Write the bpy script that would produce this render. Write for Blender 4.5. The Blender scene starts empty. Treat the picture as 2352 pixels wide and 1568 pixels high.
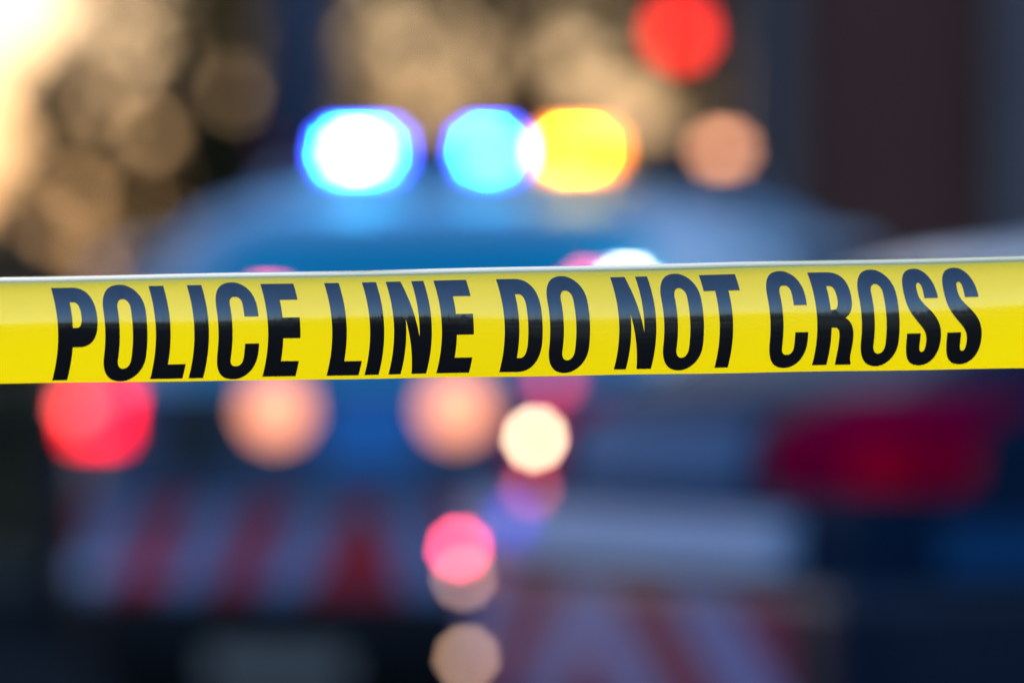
import bpy, bmesh, math, random
from mathutils import Vector, Matrix
from mathutils.geometry import delaunay_2d_cdt
R = math.radians
random.seed(7)
scene = bpy.context.scene
COL = scene.collection

# ------------------------------------------------------------------ camera
CAM_H = 1.24                       # eye height above the road
FPX = 2352 * 200 / 36.0            # focal length in the px units used for laying out (2352 wide)
cam = bpy.data.cameras.new('camera')
cam.lens = 200; cam.sensor_width = 36; cam.clip_start = 0.1; cam.clip_end = 3000
cam.dof.use_dof = True; cam.dof.focus_distance = 4.0
cam.dof.aperture_fstop = 2.8; cam.dof.aperture_blades = 9; cam.dof.aperture_rotation = R(8)
camo = bpy.data.objects.new('camera', cam); COL.objects.link(camo)
camo.location = (0, 0, CAM_H); camo.rotation_euler = (R(90), 0, 0)
scene.camera = camo

# ------------------------------------------------------------------ world, sun, exposure
SUN_EL, SUN_AZ = 8.5, -34.0        # low sun behind the trees, left of the view (+Y is the view)
w = bpy.data.worlds.new('World'); scene.world = w; w.use_nodes = True
nt = w.node_tree; nt.nodes.clear()
sky = nt.nodes.new('ShaderNodeTexSky'); sky.sky_type = 'NISHITA'; sky.sun_disc = False
sky.sun_elevation = R(SUN_EL); sky.sun_rotation = R(SUN_AZ)
sky.air_density = 1.4; sky.dust_density = 3.2; sky.ozone_density = 4.8
bgn = nt.nodes.new('ShaderNodeBackground'); bgn.inputs[1].default_value = 0.15
out = nt.nodes.new('ShaderNodeOutputWorld')
tint = nt.nodes.new('ShaderNodeMix'); tint.data_type = 'RGBA'; tint.blend_type = 'MULTIPLY'; tint.inputs[0].default_value = 1
tint.inputs[7].default_value = (1.10, .94, 1.0, 1)          # pinkish dusk air
nt.links.new(sky.outputs[0], tint.inputs[6]); nt.links.new(tint.outputs[2], bgn.inputs[0]); nt.links.new(bgn.outputs[0], out.inputs[0])
sl = bpy.data.lights.new('sun', 'SUN'); sl.energy = 2.4; sl.angle = R(0.5); sl.color = (1, .78, .56)
so = bpy.data.objects.new('sun', sl); COL.objects.link(so)
so.rotation_euler = Vector((math.sin(R(SUN_AZ)) * math.cos(R(SUN_EL)), math.cos(R(SUN_AZ)) * math.cos(R(SUN_EL)), math.sin(R(SUN_EL)))).to_track_quat('Z', 'Y').to_euler()
vs = scene.view_settings
vs.view_transform = 'Standard'; vs.look = 'None'; vs.gamma = 1; vs.exposure = 2.05; vs.use_curve_mapping = False
cy = scene.cycles
cy.use_denoising = True; cy.max_bounces = 6; cy.sample_clamp_indirect = 4.0
cy.caustics_reflective = False; cy.caustics_refractive = False

# ------------------------------------------------------------------ helpers
def P(px, py, D):
    return Vector(((px - 1176) * D / FPX, D, CAM_H - (py - 784) * D / FPX))

def mat(name, col, rough=.5, metal=0, emit=None, es=0, noise=.0, nscale=8, coat=0, spec=.5, trans=0, bump=0):
    m = bpy.data.materials.new(name); m.use_nodes = True
    n = m.node_tree.nodes; L = m.node_tree.links
    b = n['Principled BSDF']
    b.inputs['Base Color'].default_value = (*col, 1)
    b.inputs['Roughness'].default_value = rough
    b.inputs['Metallic'].default_value = metal
    b.inputs['Coat Weight'].default_value = coat
    b.inputs['Coat Roughness'].default_value = .06
    b.inputs['Specular IOR Level'].default_value = spec
    if emit:
        b.inputs['Emission Color'].default_value = (*emit, 1); b.inputs['Emission Strength'].default_value = es
    if noise or bump:
        tc = n.new('ShaderNodeTexCoord'); nz = n.new('ShaderNodeTexNoise')
        nz.inputs['Scale'].default_value = nscale; nz.inputs['Detail'].default_value = 6
        L.new(tc.outputs['Object'], nz.inputs['Vector'])
        if noise:
            mx = n.new('ShaderNodeMix'); mx.data_type = 'RGBA'
            mx.inputs[6].default_value = (*[c * (1 - noise) for c in col], 1)
            mx.inputs[7].default_value = (*[min(1, c * (1 + noise)) for c in col], 1)
            L.new(nz.outputs['Fac'], mx.inputs[0]); L.new(mx.outputs[2], b.inputs['Base Color'])
        if bump:
            bp = n.new('ShaderNodeBump'); bp.inputs['Strength'].default_value = bump; bp.inputs['Distance'].default_value = .01
            L.new(nz.outputs['Fac'], bp.inputs['Height']); L.new(bp.outputs[0], b.inputs['Normal'])
    return m

def link(name, verts, faces, m, parent=None, smooth=False):
    me = bpy.data.meshes.new(name); me.from_pydata([tuple(v) for v in verts], [], faces); me.update()
    if smooth:
        me.polygons.foreach_set('use_smooth', [True] * len(me.polygons))
    me.materials.append(m)
    o = bpy.data.objects.new(name, me); COL.objects.link(o)
    if parent: o.parent = parent
    return o

def tag(o, label=None, cat=None, group=None, kind=None):
    if label: o['label'] = label
    if cat: o['category'] = cat
    if group: o['group'] = group
    if kind: o['kind'] = kind
    return o

def empty(name, loc, rz=0):
    o = bpy.data.objects.new(name, None); COL.objects.link(o); o.location = loc; o.rotation_euler = (0, 0, rz); o.empty_display_size = .2
    return o

class MB:
    def __init__(s): s.v = []; s.f = []
    def add(s, v, f):
        k = len(s.v); s.v += [tuple(p) for p in v]; s.f += [tuple(i + k for i in q) for q in f]; return s
    def box(s, x0, x1, y0, y1, z0, z1, b=0):
        bm = bmesh.new(); bmesh.ops.create_cube(bm, size=1)
        for v in bm.verts: v.co = Vector(((x0 + x1) / 2 + v.co.x * (x1 - x0), (y0 + y1) / 2 + v.co.y * (y1 - y0), (z0 + z1) / 2 + v.co.z * (z1 - z0)))
        if b: bmesh.ops.bevel(bm, geom=bm.edges[:], offset=b, segments=3, profile=.5, affect='EDGES')
        bm.verts.index_update()
        s.add([v.co[:] for v in bm.verts], [[v.index for v in f.verts] for f in bm.faces]); bm.free(); return s
    def tube(s, pts, rad, n=14):
        pts = [Vector(p) for p in pts]; rad = rad if isinstance(rad, (list, tuple)) else [rad] * len(pts)
        vs_, fs = [], []
        for i, p in enumerate(pts):
            d = (pts[min(i + 1, len(pts) - 1)] - pts[max(i - 1, 0)]).normalized()
            a = d.orthogonal().normalized() if abs(d.z) < .9 else Vector((1, 0, 0)); a = (a - d * a.dot(d)).normalized(); b = d.cross(a)
            for k in range(n):
                t = 2 * math.pi * k / n; vs_.append(p + (a * math.cos(t) + b * math.sin(t)) * rad[i])
        for i in range(len(pts) - 1):
            for k in range(n): fs.append((i * n + k, i * n + (k + 1) % n, (i + 1) * n + (k + 1) % n, (i + 1) * n + k))
        fs.append(tuple(reversed(range(n)))); fs.append(tuple((len(pts) - 1) * n + k for k in range(n)))
        return s.add(vs_, fs)
    def lathe(s, c, axis, prof, n=32):       # prof: (distance along axis, radius)
        c = Vector(c); d = Vector(axis).normalized(); a = d.orthogonal().normalized(); b = d.cross(a)
        vs_, fs = [], []
        for h, r in prof:
            for k in range(n):
                t = 2 * math.pi * k / n; vs_.append(c + d * h + (a * math.cos(t) + b * math.sin(t)) * r)
        for i in range(len(prof) - 1):
            for k in range(n): fs.append((i * n + k, i * n + (k + 1) % n, (i + 1) * n + (k + 1) % n, (i + 1) * n + k))
        fs.append(tuple(reversed(range(n)))); fs.append(tuple((len(prof) - 1) * n + k for k in range(n)))
        return s.add(vs_, fs)
    def build(s, name, m, parent=None, smooth=False): return link(name, s.v, s.f, m, parent, smooth)

# ------------------------------------------------------------------ materials
M = {}
M['asphalt'] = mat('asphalt', (.022, .024, .024), .95, spec=.0, noise=.35, nscale=30, bump=.4)
M['grass'] = mat('grass', (.035, .05, .022), .9, noise=.4, nscale=3, bump=.5)
M['kerb'] = mat('kerb_concrete', (.12, .12, .12), .8, noise=.2, nscale=12)
M['paint_line'] = mat('road_paint', (.6, .6, .58), .6, noise=.15, nscale=20)
M['blue_paint'] = mat('mid_blue_car_paint', (.004, .032, .095), .4, noise=.06, nscale=2, coat=.3, spec=.5)
M['navy_paint'] = mat('navy_car_paint', (.002, .010, .032), .42, noise=.08, nscale=2, coat=.1, spec=.35)
M['pale_paint'] = mat('pale_blue_paint', (.25, .41, .52), .65, noise=.05, nscale=2)
M['roof_sky_white'] = mat('sky_white_roof', (.78, .78, .74), .5, noise=.05, nscale=2, coat=.3)  # sky reflected by the sedan roof, given as a white base colour
M['glass_blue'] = mat('sky_blue_rear_glass', (.0, .34, .50), .35, spec=.25)  # sky reflected in the rear glass is put into its blue base
M['pillar'] = mat('pale_pillar', (.80, .80, .80), .6, noise=.05, nscale=2, coat=.2)
M['glass_dark'] = mat('dark_glass', (.012, .03, .05), .22, coat=.2, spec=.4)
M['plastic'] = mat('black_plastic', (.008, .009, .011), .6, noise=.2, nscale=20)
M['rubber'] = mat('tyre_rubber', (.012, .012, .012), .85, noise=.2, nscale=30)
M['alloy'] = mat('wheel_alloy', (.35, .36, .38), .35, metal=.9)
M['cabin_navy'] = mat('dull_navy_cabin_paint', (.006, .02, .045), .8, spec=.05)
M['red_lens'] = mat('dark_red_lens', (.40, .0, .03), .6, spec=.0)
M['brown_wall'] = mat('brown_brick_wall', (.17, .05, .03), .85, noise=.25, nscale=2, bump=.3)
M['slate'] = mat('slate_grey_panel', (.19, .14, .13), .7, noise=.2, nscale=3)
M['pole'] = mat('blue_grey_pole_paint', (.05, .075, .13), .6, noise=.15, nscale=4)
M['bark'] = mat('bark', (.05, .038, .028), .9, noise=.4, nscale=14, bump=.6)

def leaf_mat(name, c1, c2):
    m = mat(name, c1, .55)
    n = m.node_tree.nodes; L = m.node_tree.links; b = n['Principled BSDF']
    g = n.new('ShaderNodeNewGeometry'); mx = n.new('ShaderNodeMix'); mx.data_type = 'RGBA'
    mx.inputs[6].default_value = (*c1, 1); mx.inputs[7].default_value = (*c2, 1)
    L.new(g.outputs['Random Per Island'], mx.inputs[0]); L.new(mx.outputs[2], b.inputs['Base Color'])
    tr = n.new('ShaderNodeBsdfTranslucent'); L.new(mx.outputs[2], tr.inputs['Color'])
    ms = n.new('ShaderNodeMixShader'); ms.inputs[0].default_value = .3
    L.new(b.outputs[0], ms.inputs[1]); L.new(tr.outputs[0], ms.inputs[2])
    L.new(ms.outputs[0], n['Material Output'].inputs['Surface'])
    return m
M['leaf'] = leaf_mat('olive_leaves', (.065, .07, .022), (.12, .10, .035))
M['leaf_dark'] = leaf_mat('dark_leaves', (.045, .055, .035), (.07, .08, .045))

def lamp_mat(name, col, s): return mat(name, [min(.5, c * .5) for c in col], .4, emit=col, es=s * .52)

def chevron_mat(name, apex_y, period, red, white, axis_up=1.0):
    # retroreflective red and white chevrons: stripes whose phase is height minus distance from the apex line
    m = mat(name, white, .35, coat=.4)
    n = m.node_tree.nodes; L = m.node_tree.links; b = n['Principled BSDF']
    tc = n.new('ShaderNodeTexCoord'); sx = n.new('ShaderNodeSeparateXYZ'); L.new(tc.outputs['Object'], sx.inputs[0])
    def mth(op, a, bb=None):
        q = n.new('ShaderNodeMath'); q.operation = op
        for i, v in enumerate((a, bb)):
            if v is None: continue
            if isinstance(v, (int, float)): q.inputs[i].default_value = v
            else: L.new(v, q.inputs[i])
        return q.outputs[0]
    d = mth('ABSOLUTE', mth('SUBTRACT', sx.outputs[1], apex_y))
    u = mth('ADD', d, mth('MULTIPLY', sx.outputs[2], axis_up))
    f = mth('GREATER_THAN', mth('FRACT', mth('DIVIDE', u, period)), .5)
    mx = n.new('ShaderNodeMix'); mx.data_type = 'RGBA'
    mx.inputs[6].default_value = (*red, 1); mx.inputs[7].default_value = (*white, 1)
    L.new(f, mx.inputs[0]); L.new(mx.outputs[2], b.inputs['Base Color'])
    return m

# ------------------------------------------------------------------ ground
g = MB(); g.add([(-900, -300, 0), (900, -300, 0), (900, 2200, 0), (-900, 2200, 0)], [(0, 1, 2, 3)])
tag(g.build('ground', M['grass']), kind='structure')
g = MB(); g.add([(-30, -60, .004), (30, -60, .004), (30, 28.6, .004), (-30, 28.6, .004)], [(0, 1, 2, 3)])
tag(g.build('road', M['asphalt']), kind='structure')
g = MB().box(-30, 30, 28.6, 28.75, 0, .12, .02); tag(g.build('kerb', M['kerb']), kind='structure')
# wooded hills round the sides and behind the camera (unseen, added to block low sky and darken reflections)
g = MB(); hv = []
for i in range(121):
    a = R(24 + (319 - 24) * i / 120); hh = 150 * (.145 + .03 * math.sin(a * 7) + .015 * math.sin(a * 19 + 1)) * min(1, i / 8, (120 - i) / 8)
    for rr, f_ in ((120, 0), (135, .6), (150, 1), (190, .7), (260, 0)): hv.append((rr * math.sin(a), rr * math.cos(a), -.5 + (hh + .5) * f_ + (.8 * math.sin(i * 2.3 + rr) if f_ else 0)))
g.add(hv, [(i * 5 + j, i * 5 + j + 1, (i + 1) * 5 + j + 1, (i + 1) * 5 + j) for i in range(120) for j in range(4)])
tag(g.build('blocker_hills', mat('dark_blocker_slope', (.014, .018, .010), .95, noise=.4, nscale=.2), None, True), kind='structure')

# ------------------------------------------------------------------ barrier tape
def top_y(X): return 637.0 - .0207 * X
def bot_y(X): return 880.5 - .0144 * X
def tilt(t):        # slope of the film (degrees the surface looks up) from top edge 0 to bottom edge 1
    pts = [(0, 84), (.026, 80), (.05, 62), (.08, 44), (.115, 32), (.16, 25), (.25, 19), (.34, 13), (.41, 7.0), (.445, 4), (.5, 0), (.7, -4), (.9, -9), (.97, -20), (1, -28)]
    for (a, va), (b, vb) in zip(pts, pts[1:]):
        if t <= b: return va + (vb - va) * max(0, (t - a)) / (b - a)
    return pts[-1][1]
NT = 120
prof = [0.0]
for i in range(NT): prof.append(prof[-1] + math.tan(R(tilt((i + .5) / NT))) * .0765 / NT)
off0 = prof[int(.435 * NT)]
prof = [-(p - off0) for p in prof]       # >0 = farther from the camera
def depth(t):
    f = max(0, min(1, t)) * NT; i = min(NT - 1, int(f)); return prof[i] + (prof[i + 1] - prof[i]) * (f - i)
def tape_pt(X, t, lift=0):
    # gentle sag and twist along the film
    D = 4.03 - .00004 * (X - 400) + .004 * math.sin(X / 410.)
    D += depth(t) - lift + (t - .5) * .0765 * (.035 * math.sin(X / 350.) + .02 * math.sin(X / 131. + 1))
    Y = top_y(X) + (bot_y(X) - top_y(X)) * t + 1.2 * math.sin(X / 530.) + .6 * math.sin(X / 101.) * (1 - t) + .5 * math.sin(X / 67. + 2) * t
    return P(X, Y, D)
X0, X1 = -2300, 4700
nx = 500
ts = sorted(set([i / 120 for i in range(121)] + [.01, .025, .04, .06, .08, .975, .99]))
v = []; f = []
for i in range(nx + 1):
    for t in ts: v.append(tape_pt(X0 + (X1 - X0) * i / nx, t))
k = len(ts)
for i in range(nx):
    for j in range(k - 1): f.append((i * k + j, i * k + j + 1, (i + 1) * k + j + 1, (i + 1) * k + j))

def tape_mat(name, col, rough, spec, transl):
    m = mat(name, col, rough, spec=spec, coat=.35)
    n = m.node_tree.nodes; L = m.node_tree.links; b = n['Principled BSDF']
    b.inputs['Coat Roughness'].default_value = .10; b.inputs['Coat Weight'].default_value = 1; b.inputs['Coat IOR'].default_value = 2.05
    tc = n.new('ShaderNodeTexCoord'); mp = n.new('ShaderNodeMapping'); mp.inputs['Scale'].default_value = (6, 40, 260)
    nz = n.new('ShaderNodeTexNoise'); nz.inputs['Scale'].default_value = 1.5; nz.inputs['Detail'].default_value = 5
    L.new(tc.outputs['Object'], mp.inputs[0]); L.new(mp.outputs[0], nz.inputs['Vector'])
    bp = n.new('ShaderNodeBump'); bp.inputs['Strength'].default_value = .16; bp.inputs['Distance'].default_value = .001
    L.new(nz.outputs['Fac'], bp.inputs['Height']); L.new(bp.outputs[0], b.inputs['Normal'])
    n2 = n.new('ShaderNodeTexNoise'); n2.inputs['Scale'].default_value = 5
    L.new(tc.outputs['Object'], n2.inputs['Vector'])
    mx = n.new('ShaderNodeMix'); mx.data_type = 'RGBA'
    mx.inputs[6].default_value = (*[c * .93 for c in col], 1); mx.inputs[7].default_value = (*[min(1, c * 1.05) for c in col], 1)
    L.new(n2.outputs['Fac'], mx.inputs[0]); L.new(mx.outputs[2], b.inputs['Base Color'])
    if transl:
        tr = n.new('ShaderNodeBsdfTranslucent'); tr.inputs['Color'].default_value = (*col, 1)
        ms = n.new('ShaderNodeMixShader'); ms.inputs[0].default_value = transl
        L.new(b.outputs[0], ms.inputs[1]); L.new(tr.outputs[0], ms.inputs[2])
        L.new(ms.outputs[0], n['Material Output'].inputs['Surface'])
    return m
M['tape'] = tape_mat('yellow_tape_film', (.74, .70, .0), .25, .5, .34)
M['ink'] = tape_mat('black_tape_ink', (.008, .007, .007), .22, .6, 0)
tape = link('barrier_tape', v, f, M['tape'], smooth=True)
tag(tape, 'glossy yellow plastic police tape printed in black capitals, stretched across the foreground', 'barrier tape')

# glyph outlines in a unit box; each loop is a list: ('M'), then points or cubic triples
def cub(p0, p1, p2, p3, n=12):
    o = []
    for i in range(1, n + 1):
        t = i / n; a = (1 - t) ** 3; b = 3 * (1 - t) ** 2 * t; c = 3 * (1 - t) * t * t; d = t ** 3
        o.append((a * p0[0] + b * p1[0] + c * p2[0] + d * p3[0], a * p0[1] + b * p1[1] + c * p2[1] + d * p3[1]))
    return o
def path(*seg):
    pts = [seg[0]]
    for s in seg[1:]:
        if isinstance(s[0], tuple): pts += cub(pts[-1], *s)
        else: pts.append(s)
    return pts
def oval(x0, x1, y0, y1, cap, k=.60):
    xm = (x0 + x1) / 2; h = (x1 - x0) / 2
    return path((x0, y0 + cap), (x0, y1 - cap), ((x0, y1 - cap * (1 - k)), (xm - h * k, y1), (xm, y1)), ((xm + h * k, y1), (x1, y1 - cap * (1 - k)), (x1, y1 - cap)),
                (x1, y0 + cap), ((x1, y0 + cap * (1 - k)), (xm + h * k, y0), (xm, y0)), ((xm - h * k, y0), (x0, y0 + cap * (1 - k)), (x0, y0 + cap)))
G = {}
G['I'] = [[(0, 0), (0, 1), (1, 1), (1, 0)]]
G['L'] = [[(0, 0), (0, 1), (.455, 1), (.455, .155), (1, .155), (1, 0)]]
G['E'] = [[(0, 0), (0, 1), (1, 1), (1, .825), (.46, .825), (.46, .635), (.975, .635), (.975, .41), (.46, .41), (.46, .165), (1, .165), (1, 0)]]
G['T'] = [[(.315, 0), (.315, .825), (0, .825), (0, 1), (1, 1), (1, .825), (.685, .825), (.685, 0)]]
G['N'] = [[(0, 0), (0, 1), (.39, 1), (.675, .40), (.675, 1), (1, 1), (1, 0), (.61, 0), (.325, .59), (.325, 0)]]
G['O'] = [oval(0, 1, -.022, 1.022, .27), list(reversed(oval(.345, .655, .115, .865, .10)))]
G['D'] = [path((0, 0), (0, 1), (.48, 1), ((.86, 1), (1, .88), (1, .68)), (1, .32), ((1, .12), (.86, 0), (.48, 0))),
          path((.385, .15), (.46, .15), ((.58, .15), (.62, .2), (.62, .3)), (.62, .7), ((.62, .79), (.58, .835), (.46, .835)), (.385, .835))]
G['P'] = [path((0, 0), (0, 1), (.50, 1), ((.86, 1), (1, .90), (1, .68)), ((1, .46), (.88, .352), (.52, .352)), (.375, .352), (.375, 0)),
          path((.375, .564), (.47, .564), ((.58, .564), (.61, .62), (.61, .70)), ((.61, .79), (.57, .84), (.46, .84)), (.375, .84))]
G['R'] = [path((0, 0), (0, 1), (.50, 1), ((.86, 1), (.985, .92), (.985, .76)), ((.985, .62), (.92, .545), (.76, .505)), ((.92, .465), (.975, .40), (.975, .28)),
               ((.975, .14), (.93, .08), (1.02, .02)), (1.02, 0), (.61, 0), ((.585, .05), (.60, .15), (.60, .29)), ((.60, .37), (.56, .40), (.48, .40)), (.385, .40), (.385, 0)),
          path((.385, .595), (.46, .595), ((.57, .595), (.60, .64), (.60, .725)), ((.60, .81), (.57, .85), (.46, .85)), (.385, .85))]
G['C'] = [path((1, .65), (1, .74), ((1, .93), (.8, 1.022), (.5, 1.022)), ((.2, 1.022), (0, .93), (0, .74)), (0, .27), ((0, .07), (.2, -.022), (.5, -.022)),
               ((.8, -.022), (1, .07), (1, .27)), (1, .36), (.655, .36), (.655, .21), ((.655, .145), (.6, .12), (.5, .12)), ((.4, .12), (.345, .145), (.345, .21)),
               (.345, .775), ((.345, .84), (.4, .865), (.5, .865)), ((.6, .865), (.655, .84), (.655, .775)), (.655, .65))]
G['S'] = [path((.99, .70), ((.99, .91), (.82, 1.022), (.5, 1.022)), ((.18, 1.022), (.0, .93), (.0, .76)), ((.0, .61), (.12, .535), (.34, .435)), ((.52, .355), (.59, .32), (.59, .22)),
               ((.59, .15), (.56, .125), (.5, .125)), ((.43, .125), (.41, .155), (.41, .22)), (.41, .325), (.0, .325), (.0, .25), ((.0, .07), (.18, -.022), (.5, -.022)),
               ((.84, -.022), (1.02, .07), (1.02, .255)), ((1.02, .42), (.90, .495), (.64, .60)), ((.47, .67), (.41, .70), (.41, .78)), ((.41, .84), (.44, .868), (.5, .868)),
               ((.56, .868), (.585, .84), (.585, .78)), (.585, .70))]
LETTERS = [('P', 117, 92), ('O', 225, 96.6), ('L', 340.8, 74.3), ('I', 428.8, 33.5), ('C', 484, 94), ('E', 597.6, 76),
           ('L', 744.2, 73.5), ('I', 830.9, 32.5), ('N', 885.7, 86.6), ('E', 995.2, 75),
           ('D', 1139, 87), ('O', 1243, 91.4), ('N', 1401, 85), ('O', 1504, 91), ('T', 1604.8, 83),
           ('C', 1747, 87), ('R', 1854, 86), ('O', 1956, 86.6), ('S', 2060, 77), ('S', 2152, 78)]
def inside(p, loops):
    c = False; x, y = p
    for lp in loops:
        j = len(lp) - 1
        for i in range(len(lp)):
            (xi, yi), (xj, yj) = lp[i], lp[j]
            if (yi > y) != (yj > y) and x < (xj - xi) * (y - yi) / (yj - yi) + xi: c = not c
            j = i
    return c
def glyph_mesh(loops):
    vv, ee = [], []
    for lp in loops:
        # split long straight edges so that they can bend with the film
        q = []
        for a, b in zip(lp, lp[1:] + lp[:1]):
            n = max(1, int(max(abs(b[0] - a[0]) / .25, abs(b[1] - a[1]) / .03)))
            q += [(a[0] + (b[0] - a[0]) * i / n, a[1] + (b[1] - a[1]) * i / n) for i in range(n)]
        k0 = len(vv); vv += q; ee += [(k0 + i, k0 + (i + 1) % len(q)) for i in range(len(q))]
    for i in range(1, 5):
        for j in range(0, 71):
            p = (i / 5 + .003 * (j % 2), -.01 + j / 70 * 1.02)
            if inside(p, loops): vv.append(p)
    r = delaunay_2d_cdt([Vector(p) for p in vv], ee, [], 0, 1e-6)
    V = [tuple(p) for p in r[0]]; F = []
    for t in r[2]:
        cx = sum(V[i][0] for i in t) / 3; cy_ = sum(V[i][1] for i in t) / 3
        if inside((cx, cy_), loops): F.append(tuple(t))
    return V, F
PERIOD = 2362.0
for rep in (-1, 0, 1):
    lv, lf = [], []
    for ch, x0, wd in LETTERS:
        if not (x0 + rep * PERIOD > X0 + 60 and x0 + rep * PERIOD < X1 - 160): continue
        V, F = glyph_mesh(G[ch]); k0 = len(lv)
        for (gx, gy) in V:
            xr = x0 + gx * wd
            a = 15 + 2.5 * xr / 2000; b = 2 + 9 * xr / 1900
            gyc = max(0, min(1, gy))
            X = xr + a * 4 * gyc * (1 - gyc) + b * (1 - gyc) + rep * PERIOD
            Xl = X if rep == 0 else X
            Y = 662.8 - .0195 * Xl + 213.2 * (1 - gy)
            t = (Y - top_y(X)) / (bot_y(X) - top_y(X))
            lv.append(tape_pt(X, t, .0008))
        for t in F:
            a, b, c = (Vector(lv[k0 + i]) for i in t)
            lf.append(tuple(k0 + i for i in (t if (b - a).cross(c - a).y < 0 else reversed(t))))
    if lf: link('lettering', lv, lf, M['ink'], tape, smooth=True)

# ------------------------------------------------------------------ cars: body as a stack of rounded plan outlines
def plan(xr, xf, hw, r, bulge, n=10, taper=.0):
    """closed outline at one height, x forward from rear xr to front xf"""
    pts = []
    def corner(cx, cy, a0):
        for i in range(n + 1):
            a = a0 + math.pi / 2 * i / n; pts.append((cx + r * math.cos(a), cy + r * math.sin(a)))
    hwf = hw * (1 - taper)
    corner(xr + r, -hw + r, math.pi)             # rear right
    for i in range(1, 8):
        t = i / 8; pts.append((xr + r + (xf - xr - 2 * r) * t, -(hw + (hwf - hw) * t) - bulge * .3 * math.sin(math.pi * t)))
    corner(xf - r, -hwf + r, -math.pi / 2)
    for i in range(1, 8): pts.append((xf + bulge * math.sin(math.pi * i / 8), -hwf + r + (2 * hwf - 2 * r) * i / 8))
    corner(xf - r, hwf - r, 0)
    for i in range(1, 8):
        t = 1 - i / 8; pts.append((xr + r + (xf - xr - 2 * r) * t, (hw + (hwf - hw) * t) + bulge * .3 * math.sin(math.pi * t)))
    corner(xr + r, hw - r, math.pi / 2)
    for i in range(1, 8): pts.append((xr - bulge * math.sin(math.pi * i / 8), (hw - r) - (2 * hw - 2 * r) * i / 8))
    return pts
class Car:
    def __init__(s, rows): s.rows = rows
    def at(s, z):
        r = s.rows
        for a, b in zip(r, r[1:]):
            if z <= b[0]:
                t = max(0, (z - a[0]) / (b[0] - a[0])); return [a[i] + (b[i] - a[i]) * t for i in range(6)]
        return list(r[-1])
    def shell(s, z0, z1, name, m, parent, grow=0, steps=None, close=True):
        zs = [z0] + [r[0] for r in s.rows if z0 < r[0] < z1] + [z1]
        fine = []
        for a, b in zip(zs, zs[1:]):
            n = max(1, int((b - a) / .04)); fine += [a + (b - a) * i / n for i in range(n)]
        fine.append(z1)
        vs_, fs = [], []
        for z in fine:
            _, xr, xf, hw, r, bl = s.at(z)
            for (x, y) in plan(xr - grow, xf + grow, hw + grow, r, bl): vs_.append((x, y, z))
        n = len(vs_) // len(fine)
        for i in range(len(fine) - 1):
            for k in range(n): fs.append((i * n + k, i * n + (k + 1) % n, (i + 1) * n + (k + 1) % n, (i + 1) * n + k))
        if close: fs.append(tuple(reversed(range(n)))); fs.append(tuple((len(fine) - 1) * n + k for k in range(n)))
        o = link(name, vs_, fs, m, parent, True)
        return o
    def rear_pt(s, y, z, o):
        _, xr, xf, hw, r, bl = s.at(z); yy = abs(y)
        if yy < hw - r: return Vector((xr - bl * math.cos(math.pi / 2 * y / (hw - r)) - o, y, z))
        a = min(1, (yy - (hw - r)) / r); ang = math.asin(a)
        return Vector((xr + r - (r + o) * math.cos(ang), math.copysign(hw - r + (r + o) * math.sin(ang), y), z))
    def side_pt(s, x, z, side, o):
        _, xr, xf, hw, r, bl = s.at(z); t = max(0, min(1, (x - xr - r) / (xf - xr - 2 * r)))
        return Vector((x, side * (hw + bl * .3 * math.sin(math.pi * t) + o), z))
    def patch(s, fn, a0, a1, z0, z1, name, m, parent, thick=.012, na=16, nz=24, skew=None, round_=.0):
        vs_, fs = [], []
        for lay in (thick, -.02):
            for j in range(nz + 1):
                tz = j / nz; z = z0 + (z1 - z0) * tz
                b0, b1 = (a0, a1) if not skew else (a0 + skew[0] * tz, a1 + skew[1] * tz)
                if round_:
                    e = (abs(2 * tz - 1) ** 4) * round_; b0 += e; b1 -= e
                for i in range(na + 1):
                    vs_.append(fn(b0 + (b1 - b0) * i / na, z, lay))
        k = (na + 1) * (nz + 1)
        for j in range(nz):
            for i in range(na):
                q = [j * (na + 1) + i, j * (na + 1) + i + 1, (j + 1) * (na + 1) + i + 1, (j + 1) * (na + 1) + i]
                fs.append(tuple(q)); fs.append(tuple(k + t for t in reversed(q)))
        rim = [i for i in range(na + 1)] + [(j + 1) * (na + 1) - 1 + 0 for j in range(1, nz + 1)] + [nz * (na + 1) + i for i in range(na - 1, -1, -1)] + [j * (na + 1) for j in range(nz - 1, 0, -1)]
        for a, b in zip(rim, rim[1:] + rim[:1]): fs.append((a, b, k + b, k + a))
        o = link(name, vs_, fs, m, parent, False)
        bm = bmesh.new(); bm.from_mesh(o.data); bmesh.ops.recalc_face_normals(bm, faces=bm.faces); bm.to_mesh(o.data); bm.free()
        return o

def wheel(car, parent, x, side, hw, r=.35):
    y = side * (hw - .20)
    tyre = MB().lathe((x, y, r + .004), (0, side, 0), [(0, r * .62), (0, r * .95), (.025, r), (.185, r), (.215, r * .94), (.215, r * .66), (.19, r * .62)], 36).build('wheel', M['rubber'], parent, False)
    rm = MB().lathe((x, y + side * .02, r + .004), (0, side, 0), [(0, r * .60), (.165, r * .60), (.175, r * .55), (.15, r * .5), (.14, r * .18), (.17, r * .14)], 30)
    rm.build('rim', M['alloy'], tyre)
def arch(car, parent, x, side, hw, r=.35):
    pts = []
    for i in range(15):
        a = math.pi * i / 14; pts.append((x + (r + .055) * math.cos(a), side * (hw - .004), r + .02 + (r + .055) * math.sin(a)))
    MB().tube(pts, .028, 8).build('wheel_arch', M['plastic'], parent, True)

# ---- police SUV seen from behind (left)
AD = 14.85
a_root = P(930, 784, AD); a_root.z = 0
A_YAW = R(12)         # heading turned to the right
suv = empty('police_suv', a_root, math.pi / 2 - A_YAW)
tag(suv, 'blue police SUV with flashing blue and amber roof light bar, seen from behind', 'police car')
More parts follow.
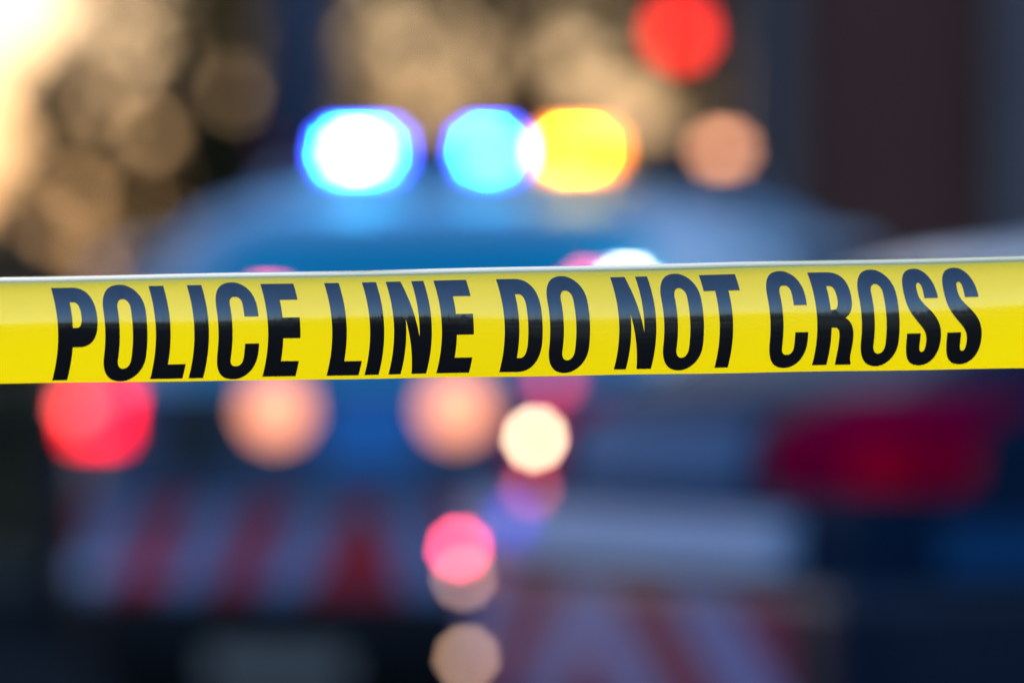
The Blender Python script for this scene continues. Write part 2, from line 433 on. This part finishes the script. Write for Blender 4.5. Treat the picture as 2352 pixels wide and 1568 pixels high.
# rows: z, x_rear, x_front, half width, corner radius, bulge
SUV = Car([(.24, .14, 4.5, .86, .2, .03), (.34, .05, 4.66, .92, .22, .05), (.52, .0, 4.72, .95, .2, .05), (.62, .0, 4.74, .96, .2, .05), (.66, .05, 4.72, .955, .18, .04),
           (.86, .06, 4.62, .95, .18, .04), (1.02, .09, 4.45, .94, .18, .04), (1.075, .11, 3.7, .93, .18, .04), (1.12, .13, 3.45, .90, .2, .05), (1.13, .14, 3.4, .885, .2, .05),
           (1.35, .27, 3.02, .83, .2, .06), (1.50, .37, 2.72, .77, .22, .06), (1.565, .43, 2.5, .73, .24, .06), (1.60, .50, 2.4, .68, .26, .05), (1.64, .66, 2.2, .58, .28, .05), (1.665, .95, 1.9, .36, .26, .02)])
SUV.shell(.24, .64, 'bumper', M['plastic'], suv)
SUV.shell(.642, 1.122, 'body', M['blue_paint'], suv)
SUV.shell(1.124, 1.665, 'cabin', M['pale_paint'], suv)
SUV.patch(SUV.rear_pt, -.66, .66, 1.15, 1.545, 'rear_window', M['glass_blue'], suv, .006, skew=(.07, -.07), round_=.08)
for s in (-1, 1):
    fn = lambda a, z, o, s=s: SUV.side_pt(a, z, s, o)
    SUV.patch(fn, 1.16, 1.38, 1.16, 1.49, 'side_window', M['glass_dark'], suv, .006, skew=(.1, .0))
    SUV.patch(fn, 1.42, 2.15, 1.16, 1.49, 'side_window', M['glass_dark'], suv, .006)
    SUV.patch(fn, 2.22, 3.15, 1.16, 1.49, 'side_window', M['glass_dark'], suv, .006, skew=(0, -.55))
    SUV.patch(fn, .40, 1.12, 1.14, 1.50, 'pillar', M['pillar'], suv, .004, skew=(.16, .1)); SUV.patch(fn, .62, 3.3, 1.505, 1.545, 'pillar', M['pillar'], suv, .004, skew=(0, -.1))
    for (q0, q1) in ((.98, 2.14), (2.17, 3.3)):
        d = SUV.patch(fn, q0, q1, .68, 1.10, 'door', M['blue_paint'], suv, .008)
        MB().box(q0 + .08, q0 + .26, s * .965 - .02, s * .965 + .03, .98, 1.01, .008).build('handle', M['plastic'], d)
    for x in (.98, 3.75): wheel(SUV, suv, x, s, .96); arch(SUV, suv, x, s, .965)
    MB().box(2.95, 3.12, min(s * .93, s * 1.14), max(s * .93, s * 1.14), 1.12, 1.28, .03).build('mirror', M['plastic'], suv)
    MB().tube([(.8, s * .58, 1.65), (1.1, s * .60, 1.70), (2.1, s * .60, 1.70), (2.35, s * .58, 1.62)], .016, 8).build('roof_rail', M['alloy'], suv, True)
SUV.patch(SUV.rear_pt, -.885, -.63, 1.14, 1.575, 'pillar', M['pillar'], suv, .006, skew=(.13, .10))  # pale patch wrapped round the right rear corner only
# local lateral y from pixel x at the rear plane
def ylat(px, D=AD): return -((px - 930) * D / FPX) / math.cos(A_YAW)
def zh(py, D=AD): return CAM_H - (py - 784) * D / FPX
M['tail_red'] = lamp_mat('lit_red_tail_lens', (1.0, .0, .008), 4.0)
M['tail_core'] = lamp_mat('red_tail_bulb', (1.0, .10, .09), 4.5)
M['warm_lamp'] = lamp_mat('warm_round_lamp', (1.0, .35, .19), 1.15)
M['flash_blue'] = lamp_mat('blue_flasher_lens', (.04, .08, 1.0), 16)
M['flash_white'] = lamp_mat('blue_flasher_core', (.75, .9, 1.0), 26)
M['flash_cyan'] = lamp_mat('cyan_flasher_core', (.003, .55, 1.0), 125)
M['flash_amber'] = lamp_mat('amber_flasher_lens', (1.0, .25, .02), 6.5)
M['flash_yellow'] = lamp_mat('yellow_flasher_core', (1.0, .85, .0), 45)
M['flash_tan'] = lamp_mat('tan_marker_lamp', (1.0, .42, .22), 2.6)
M['flash_pink'] = lamp_mat('pink_beacon', (1.0, .10, .19), 8)
for y in (ylat(152), -ylat(185) + 0.0):
    lit = y > 0
    tl = SUV.patch(SUV.rear_pt, y - .11, y + .075, zh(1010), zh(895), 'tail_lamp', M['tail_red'] if lit else M['red_lens'], suv, .03, na=10)
    if lit:
        p = SUV.rear_pt(y + .005, zh(938), .032)
        MB().lathe(p, (-1, 0, 0), [(0, .034), (.006, .030), (.010, .02)], 20).build('bulb', M['tail_core'], tl)
chev_a = chevron_mat('suv_chevrons', ylat(825), .27, (.62, .006, .02), (.20, .29, .44), .45)
SUV.patch(SUV.rear_pt, -.90, .90, zh(1362), zh(1158), 'chevron_panel', chev_a, suv, .012, na=40)
for px, py in ((622, 940), (1042, 935)):
    p = SUV.rear_pt(ylat(px), zh(py), .004)
    ln = MB().lathe(p, (-1, 0, 0), [(0, .085), (.02, .085), (.035, .07), (.042, .04)], 28).build('round_lamp', M['plastic'], suv)
    MB().lathe(p + Vector((-.03, 0, 0)), (-1, 0, 0), [(0, .078), (.008, .073), (.018, .04)], 28).build('lens', M['warm_lamp'], ln)
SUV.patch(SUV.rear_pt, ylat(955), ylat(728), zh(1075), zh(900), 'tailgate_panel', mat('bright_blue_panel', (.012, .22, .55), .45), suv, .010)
SUV.patch(SUV.rear_pt, ylat(520), ylat(335), zh(1090), zh(890), 'dark_tailgate_inset', M['plastic'], suv, .010)
p = SUV.rear_pt(ylat(1252), zh(872), .01)
MB().lathe(p, (-1, 0, 0), [(0, .03), (.012, .03), (.02, .02)], 20).build('small_red_lamp', lamp_mat('small_red_glow', (1, .10, .2), 1.6), suv)
# plate and exhaust below the chevrons
SUV.patch(SUV.rear_pt, ylat(800), ylat(470), .33, .43, 'licence_plate', mat('pale_plate', (.50, .40, .33), .5, noise=.1), suv, .014)
MB().tube([(.02, -.6, .25), (.30, -.6, .26)], .03, 12).build('exhaust', M['alloy'], suv)
# light bar: local x 0.95, across the roof
bar_x = .95
def bar_y(px):   # lateral position on the bar from picture x
    D = AD + bar_x * math.cos(A_YAW); X = (px - 1176) * D / FPX - a_root.x - bar_x * math.sin(A_YAW)
    return -X / math.cos(A_YAW)
bz = CAM_H + (784 - 350) * (AD + bar_x) / FPX
yc = (bar_y(730) + bar_y(1740)) / 2; hwid = abs(bar_y(730) - bar_y(1740)) / 2
bar = MB().box(bar_x - .13, bar_x + .13, yc - hwid, yc + hwid, bz - .065, bz - .036, .012).box(bar_x - .038, bar_x + .12, yc - hwid, yc + hwid, bz - .034, bz + .05, .02).build('light_bar', M['plastic'], suv)
for q in (-.42, .42): MB().box(bar_x - .05, bar_x + .05, yc + q - .05, yc + q + .05, 1.60, bz - .065).build('mounting_foot', M['plastic'], bar)
def module(px, half, mlens, mcore, core, ch=.018, dz=0, h=.035):
    y = bar_y(px)
    MB().box(bar_x - .11, bar_x - .04, y - half, y + half, bz - h + dz, bz + h + dz, .012).build('flasher_lens', mlens, bar)
    if mcore: MB().box(bar_x - .125, bar_x - .108, y - core, y + core, bz - ch + dz, bz + ch + dz, .004).build('flasher_core', mcore, bar)
module(842, .088, M['flash_blue'], M['flash_cyan'], .056, ch=.020)
yy = bar_y(842); MB().box(bar_x - .132, bar_x - .1255, yy - .030, yy + .030, bz - .012, bz + .012, .002).build('flasher_centre', M['flash_white'], bar)
module(1140, .056, M['flash_blue'], M['flash_cyan'], .024)
module(1340, .085, M['flash_amber'], M['flash_yellow'], .045)
module(1665, .040, M['flash_tan'], None, .0, h=.022)
module(650, .02, M['red_lens'], None, 0, h=.02)
module(980, .05, M['plastic'], None, 0, h=.03)
module(1500, .06, M['plastic'], None, 0, h=.03)
for px, py, mm, hh in ((566, 700, 'flash_pink', .035), (1308, 666, 'flash_pink', .02), (1395, 662, 'flash_white', .022)):
    p = SUV.rear_pt(ylat(px), zh(py), .012)
    MB().box(p.x - .02, p.x + .02, p.y - hh, p.y + hh, p.z - .018, p.z + .018, .006).build('window_flasher', M[mm], suv)

# ---- police sedan, nearer, right, seen from its right rear corner
TH = R(64)
LC = P(1035, 784, 12.35); LC.z = 0
right = Vector((math.cos(TH), -math.sin(TH), 0))
rc = LC + right * .90
sed = empty('police_sedan', rc, math.pi / 2 - TH)
tag(sed, 'dark navy police car with sky sheen painted on boot edge and dark red tail lamp at right', 'police car')
SED = Car([(.22, .10, 4.55, .82, .2, .03), (.32, .03, 4.68, .88, .2, .05), (.52, .0, 4.74, .90, .17, .05), (.76, .0, 4.74, .905, .15, .05), (.78, .03, 4.72, .90, .15, .05),
           (.90, .035, 4.5, .90, .15, .05), (.925, .045, 4.3, .895, .16, .05), (.935, .07, 3.9, .89, .17, .05), (1.06, .10, 3.55, .88, .17, .05), (1.09, .14, 3.4, .86, .18, .05), (1.11, .20, 3.3, .82, .2, .05),
           (1.25, .50, 2.95, .74, .2, .05), (1.36, .70, 2.6, .67, .22, .05), (1.42, .92, 2.35, .62, .25, .04), (1.45, 1.15, 2.1, .52, .25, .02)])
SED.shell(.22, .765, 'bumper', M['navy_paint'], sed)
SED.shell(.767, 1.10, 'body', M['cabin_navy'], sed)
SED.shell(1.102, 1.36, 'cabin', M['cabin_navy'], sed)
SED.shell(1.362, 1.45, 'roof', M['roof_sky_white'], sed)
SED.patch(SED.rear_pt, -.58, .58, 1.14, 1.35, 'rear_window', mat('dull_rear_glass', (.012, .04, .07), .6, spec=.15), sed, .006, skew=(.06, -.06))
for s in (-1, 1):
    fn = lambda a, z, o, s=s: SED.side_pt(a, z, s, o)
    SED.patch(fn, .95, 1.8, 1.13, 1.37, 'side_window', M['glass_dark'], sed, .006, skew=(.18, 0))
    SED.patch(fn, 1.88, 2.95, 1.13, 1.37, 'side_window', M['glass_dark'], sed, .006, skew=(0, -.5))
    for (q0, q1) in ((1.15, 2.2), (2.23, 3.3)):
        d = SED.patch(fn, q0, q1, .40, 1.05, 'door', M['navy_paint'], sed, .008)
        MB().box(q0 + .08, q0 + .26, s * .91 - .02, s * .91 + .03, .90, .93, .008).build('handle', M['plastic'], d)
    for x in (.95, 3.75): wheel(SED, sed, x, s, .905, .33); arch(SED, sed, x, s, .91, .33)
    MB().box(2.9, 3.07, min(s * .87, s * 1.08), max(s * .87, s * 1.08), 1.06, 1.2, .03).build('mirror', M['plastic'], sed)
tl = SED.patch(SED.rear_pt, -.899, -.44, .95, 1.14, 'tail_lamp', mat('deep_red_lens', (.25, .0, .03), .6, spec=0), sed, .012, na=24, round_=.07)
SED.patch(SED.rear_pt, -.895, -.74, .955, 1.05, 'brake_lamp_segment', mat('bright_red_lens', (.75, .0, .025), .6, spec=0), tl, .02, na=14, round_=.03)
SED.patch(lambda a, z, o: SED.side_pt(a, z, -1, o), .15, .22, .95, 1.09, 'side_lamp', M['red_lens'], sed, .012)
tl2 = SED.patch(SED.rear_pt, .50, .899, .96, 1.13, 'tail_lamp', M['red_lens'], sed, .012, na=24)
for s in (-1, 1): SED.patch(lambda a, z, o, s=s: SED.side_pt(a, z, s, o), .17, 3.4, .79, .89, 'side_band', mat('blue_side_band', (.008, .07, .17), .6, spec=.1), sed, .022, na=30)  # bluer band along each side, level with the boot lip
SED.patch(SED.rear_pt, -.62, .88, .795, .90, 'boot_lip', mat('sky_sheen_lip', (.50, .58, .76), .6, spec=.1), sed, .05, na=30)  # sky light on the boot edge put into pale colour and a raised lip
chev_b = chevron_mat('sedan_chevrons', .12, .46, (.28, .015, .07), (.24, .25, .50), 1.1)
SED.patch(SED.rear_pt, -.66, .86, .34, .74, 'chevron_panel', chev_b, sed, .012, na=30)
# blue sky reflection of the window, painted as a patch on the boot
SED.patch(SED.rear_pt, -.36, .40, .95, 1.08, 'boot_sky_patch', mat('boot_sky_blue', (.015, .12, .26), .6, spec=.1), sed, .008)
def on_sed(px, z):      # rear-face lateral coordinate whose picture x is px
    best = None
    for i in range(-90, 91):
        q = SED.rear_pt(i / 100, z, .056 if .78 < z < .91 else .012); Wd = Matrix.Rotation(math.pi / 2 - TH, 3, 'Z') @ q + rc
        e = abs(1176 + Wd.x * FPX / Wd.y - px)
        if best is None or e < best[0]: best = (e, i / 100, Wd)
    return best
for px, py, rr, name, col, st in ((1237, 1007, .013, 'cream_disc', (1, .66, .42), 13), (1057, 1266, .012, 'bumper_reflector', (1, .07, .14), 16),  # cream disc has own emission; red reflector's shine is painted as emission
                                  (1180, 1190, .022, 'flasher_reflection', (.10, .08, 1), 1.0), (1045, 1335, .010, 'bumper_glint', (1, .6, .45), 3), (1046, 1520, .010, 'bumper_glint', (1, .6, .4), 4), (1228, 1120, .012, 'red_spot', (1, .15, .2), 2)):  # blue and tan spots glow to imitate flasher reflection and glints
    z = CAM_H - (py - 784) * 12.1 / FPX
    e, y, Wd = on_sed(px, z)
    p = SED.rear_pt(y, z, .051 if .78 < z < .91 else .012)
    dv = Vector((-1, .0, 0)) if y < .7 else Vector((-.8, .6, 0))
    MB().lathe(p, (-.6, .0, 0), [(0, rr * 1.3), (.012, rr * 1.3), (.02, rr), (.024, rr * .5)], 20).build(name, lamp_mat(name + '_glow', col, st), sed)  # every disc, the small red one too, shines by its own emission

# ---- dark SUV parked far behind on the left
cr = P(660, 784, 23.5); cr.z = 0
pk = empty('parked_car', cr, math.pi / 2 + R(4))
tag(pk, 'dark navy car parked behind the blue police SUV, half hidden at left', 'car')
CARP = Car([(z, a, b, hw, r, bl) for z, a, b, hw, r, bl in SUV.rows])
CARP.shell(.24, 1.122, 'body', M['navy_paint'], pk)
CARP.shell(1.124, 1.665, 'cabin', M['navy_paint'], pk)
CARP.patch(CARP.rear_pt, -.66, .66, 1.15, 1.5, 'rear_window', M['glass_dark'], pk, .006, skew=(.07, -.07))
for s in (-1, 1):
    CARP.patch(CARP.rear_pt, s * .77 - .08, s * .77 + .08, .85, 1.05, 'tail_lamp', M['red_lens'], pk, .012, na=8)
    for x in (.98, 3.75): wheel(CARP, pk, x, s, .96)

# ------------------------------------------------------------------ building on the right
bD = 27.5
b0 = P(1815, 784, bD).x; b1 = P(2285, 784, bD).x
bl = empty('brown_building', ((b0 + b1) / 2, bD, 0)); tag(bl, 'dark brown building with slate grey corner column filling the upper right', 'building')
cxm = (b0 + b1) / 2
MB().box(b0 - cxm, 9, 0, 8, 0, 7.5).build('wall', M['brown_wall'], bl)
sp_x0 = P(1730, 784, bD).x - cxm
MB().box(sp_x0, b0 - cxm, -.12, .5, 0, 7.6, .02).build('corner_column', M['slate'], bl)
MB().box(b1 - cxm, b1 - cxm + .45, -.14, -.002, 0, 7.6, .01).build('pilaster', M['slate'], bl)
MB().box(sp_x0 - .1, 9.1, -.25, 8, 7.6, 8.0, .03).build('cornice', M['slate'], bl)
for i in range(3):
    w_ = MB().box(1.9 + i * 2.2, 3.1 + i * 2.2, -.03, .06, 1.2, 3.0, .01).build('window', M['slate'], bl)
    MB().box(2.0 + i * 2.2, 3.0 + i * 2.2, -.045, -.032, 1.3, 2.9).build('pane', M['glass_dark'], w_)

sh = empty('shade_building', (-14, 33.6, 0)); tag(sh, 'long two storey brown building added out of view at left to shade the cars', 'building')  # unseen building added to keep the low sun off the cars
MB().box(0, 4, -8, 9, 0, 7.2).build('wall', M['brown_wall'], sh)
MB().box(-.15, 4.15, -8.15, 9.15, 7.2, 7.5, .03).build('cornice', M['slate'], sh)
for i in range(5):
    for z0 in (1.0, 4.4):
        w_ = MB().box(3.97, 4.05, -6.8 + i * 3.1, -5.3 + i * 3.1, z0, z0 + 1.7, .01).build('window', M['slate'], sh)
        MB().box(4.052, 4.06, -6.7 + i * 3.1, -5.4 + i * 3.1, z0 + .1, z0 + 1.6).build('pane', M['glass_dark'], w_)

# ------------------------------------------------------------------ pole and traffic signal
pp = P(700, 784, 26.6)
pl = empty('utility_pole', (pp.x, pp.y, 0)); tag(pl, 'thick blue grey steel pole rising behind the left end of the light bar', 'pole')
MB().tube([(0, 0, .1), (0, 0, 3), (0, 0, 8.5)], [.19, .165, .13], 24).build('shaft', M['pole'], pl, True)
MB().lathe((0, 0, .12), (0, 0, 1), [(0, .26), (.06, .26), (.08, .17), (.28, .165)], 24).build('base_collar', M['pole'], pl)
sD = 25.2
sg = P(1560, 80, sD)
ts_ = empty('traffic_signal', (sg.x + .30, sD, 0)); tag(ts_, 'traffic signal showing red on a dark post at the upper right', 'traffic light')
MB().tube([(0, 0, .1), (0, 0, 3.6)], [.075, .06], 16).build('post', M['plastic'], ts_, True)
MB().lathe((0, 0, .12), (0, 0, 1), [(0, .17), (.05, .17), (.07, .09), (.2, .085)], 20).build('base_collar', M['plastic'], ts_)
for q in (0, .52): MB().box(-.30, -.04, -.04, .04, sg.z + q - .02, sg.z + q + .02).build('bracket', M['plastic'], ts_)
hd = MB().box(-.45, -.15, -.14, .08, sg.z - .17, sg.z + .86, .03).build('signal_head', M['plastic'], ts_)
for i, (nm, c, s_) in enumerate((('red_lens', (1, .03, .018), 3.2), ('dark_lens', (.06, .04, .01), 0), ('dark_lens', (.01, .05, .02), 0))):
    MB().lathe((-.30, -.142, sg.z + i * .34), (0, -1, 0), [(0, .078), (.012, .074), (.025, .045)], 28).build(nm, lamp_mat('signal_lit_red', c, s_) if s_ else mat('signal_unlit', c, .3), hd)
    vz = []
    for k in range(13):
        a = math.pi * k / 12; vz.append((-.30 + .115 * math.cos(a), sg.z + i * .34 + .115 * math.sin(a)))
    mb = MB(); vv = [(x, -.14, z) for x, z in vz] + [(x, -.32, z) for x, z in vz]; mb.add(vv, [(k, k + 1, 14 + k, 13 + k) for k in range(12)]); mb.build('visor', M['plastic'], hd)

# ------------------------------------------------------------------ trees
def tree(name, label, cx, cy_, h, crown, nleaf, gaps, m, group, leaf=.11, seed=1, inside_fn=None, limbs=6):
    """crown: list of ellipsoid clumps (x,y,z,rx,ry,rz) relative to the foot; gaps: (x, z, r) openings through the crown"""
    rnd = random.Random(seed)
    t = empty(name, (cx, cy_, 0)); tag(t, label, 'tree', group)
    tb = MB(); top = max(c[2] for c in crown)
    tb.tube([(0, 0, 0), (.04, 0, h * .3), (-.03, .05, h * .6), (0, 0, top)], [.22, .17, .12, .04], 14)
    for i in range(limbs):
        c = crown[rnd.randrange(len(crown))]
        z0 = h * rnd.uniform(.25, .5)
        tb.tube([(0, 0, z0), (c[0] * .5, c[1] * .5, (z0 + c[2]) / 2 + .2), (c[0], c[1], c[2])], [.09, .06, .02], 8)
    tb.build('trunk', M['bark'], t, True)
    vs_, fs = [], []
    vol = [c[3] * c[4] * c[5] for c in crown]; tot = sum(vol)
    for c, vo in zip(crown, vol):
        for _ in range(int(nleaf * vo / tot)):
            while True:
                q = Vector((rnd.uniform(-1, 1), rnd.uniform(-1, 1), rnd.uniform(-1, 1)))
                if q.length <= 1: break
            p = Vector((c[0] + q.x * c[3], c[1] + q.y * c[4], c[2] + q.z * c[5]))
            if any((p.x - gx) ** 2 + (p.z - gz) ** 2 < gr * gr for gx, gz, gr in gaps): continue
            if inside_fn and not inside_fn(p): continue
            e = rnd.uniform(.6, 1.3) * leaf
            rot = Matrix.Rotation(rnd.uniform(0, 6.28), 3, 'Z') @ Matrix.Rotation(rnd.uniform(-1.2, 1.2), 3, 'X') @ Matrix.Rotation(rnd.uniform(0, 6.28), 3, 'Y')
            k = len(vs_)
            for lx, lz in ((0, -.5), (.28, -.1), (.22, .25), (0, .55), (-.22, .25), (-.28, -.1)): vs_.append(p + rot @ Vector((lx * e, 0, lz * e)))
            fs.append(tuple(range(k, k + 6)))
    link('crown', vs_, fs, m, t)
    return t
def gp(lst, D, cx): return [(P(px, py, D).x - cx, P(px, py, D).z, r) for px, py, r in lst]
# left tree: crown hangs into the frame from above, open sky to its left
D1 = 31.0; c1 = P(470, 784, D1).x
gL = gp([(330, 95, .085), (285, 170, .08), (415, 140, .08), (470, 175, .095), (520, 215, .085), (420, 210, .06), (345, 320, .09), (360, 400, .08), (310, 440, .05), (185, 440, .075), (390, 505, .06), (250, 300, .05), (570, 150, .055), (255, 60, .08), (230, 230, .08), (130, 520, .04)], D1, c1)
lim = lambda p: (p.x + c1) > P(-10 + max(0, 400 - (784 - (p.z - CAM_H) * FPX / D1)) * .42, 784, D1).x + .12 * math.sin(p.z * 9) and p.x + c1 < P(655, 784, D1).x
tree('leafy_tree', 'olive leafy tree with bright gaps beside the open sky at upper left', c1, D1, 5.2,
     [(.1, 0, 3.2, 1.6, .7, 1.5), (-.55, .1, 2.1, 1.0, .6, .8), (.35, .1, 1.9, .9, .6, .6), (.9, .2, 4.3, 1.8, .8, 1.4), (.75, -.1, 2.6, .8, .6, .9)], 13000, gL, M['leaf'], 'trees behind the police cars', .13, 3, lim)
D2 = 33.0; c2 = P(1180, 784, D2).x
gC = gp([(840, 50, .05), (930, 110, .08), (1140, 160, .15), (1120, 120, .07), (1310, 150, .14), (1340, 205, .11), (1430, 215, .15), (1470, 265, .14), (960, 250, .13), (1010, 60, .05), (1240, 240, .08), (860, 130, .05), (1060, 215, .06), (1200, 40, .04), (1385, 90, .05)], D2, c2)
tree('leafy_tree', 'broad olive tree with peach coloured gaps above the middle of the light bar', c2, D2, 5.5,
     [(0, 0, 3.0, 1.5, .7, 1.3), (-.9, .1, 2.8, .9, .6, 1.1), (.8, .0, 2.7, .9, .7, 1.1), (0, .2, 2.0, 1.6, .6, .7), (.1, .2, 4.2, 1.8, .9, 1.1)], 7500, gC, M['leaf'], 'trees behind the police cars', .13, 5, lambda p: P(740, 784, D2).x < p.x + c2 < P(1600, 784, D2).x + .1 * math.sin(p.z * 8))
D3 = 36.0; c3 = P(1760, 784, D3).x
tree('leafy_tree', 'dark-leaved tree between the traffic signal and the brown building', c3, D3, 5.5,
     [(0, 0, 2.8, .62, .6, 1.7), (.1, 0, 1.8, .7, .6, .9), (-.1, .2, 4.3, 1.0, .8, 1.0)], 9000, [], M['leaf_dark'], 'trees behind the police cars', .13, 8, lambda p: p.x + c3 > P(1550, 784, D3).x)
D4 = 38.5; c4 = P(690, 784, D4).x
tree('leafy_tree', 'dark tree standing behind the blue grey pole', c4, D4, 5.5,
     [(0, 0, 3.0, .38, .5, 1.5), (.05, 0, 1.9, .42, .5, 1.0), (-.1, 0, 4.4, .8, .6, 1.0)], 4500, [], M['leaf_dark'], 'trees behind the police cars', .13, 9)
# low hedge along the verge
rnd = random.Random(4); vs_, fs = [], []
for _ in range(60000):
    p = Vector((rnd.uniform(-5, 5), rnd.uniform(-.45, .45), rnd.uniform(.1, 1.95)))
    if p.z > 1.68 + .16 * math.sin(p.x * 3.1) + .08 * math.sin(p.x * 9): continue
    e = rnd.uniform(.06, .13); rot = Matrix.Rotation(rnd.uniform(0, 6.28), 3, 'Z') @ Matrix.Rotation(rnd.uniform(-1.2, 1.2), 3, 'X'); k = len(vs_)
    for lx, lz in ((0, -.5), (.3, 0), (0, .5), (-.3, 0)): vs_.append(p + rot @ Vector((lx * e, 0, lz * e)))
    fs.append(tuple(range(k, k + 4)))
hg = link('hedge', vs_, fs, leaf_mat('hedge_leaves', (.09, .11, .06), (.12, .13, .08))); hg.location = (P(600, 784, 29.6).x, 29.6, 0)
tag(hg, 'low dark green clipped hedge behind the parked cars', 'hedge')
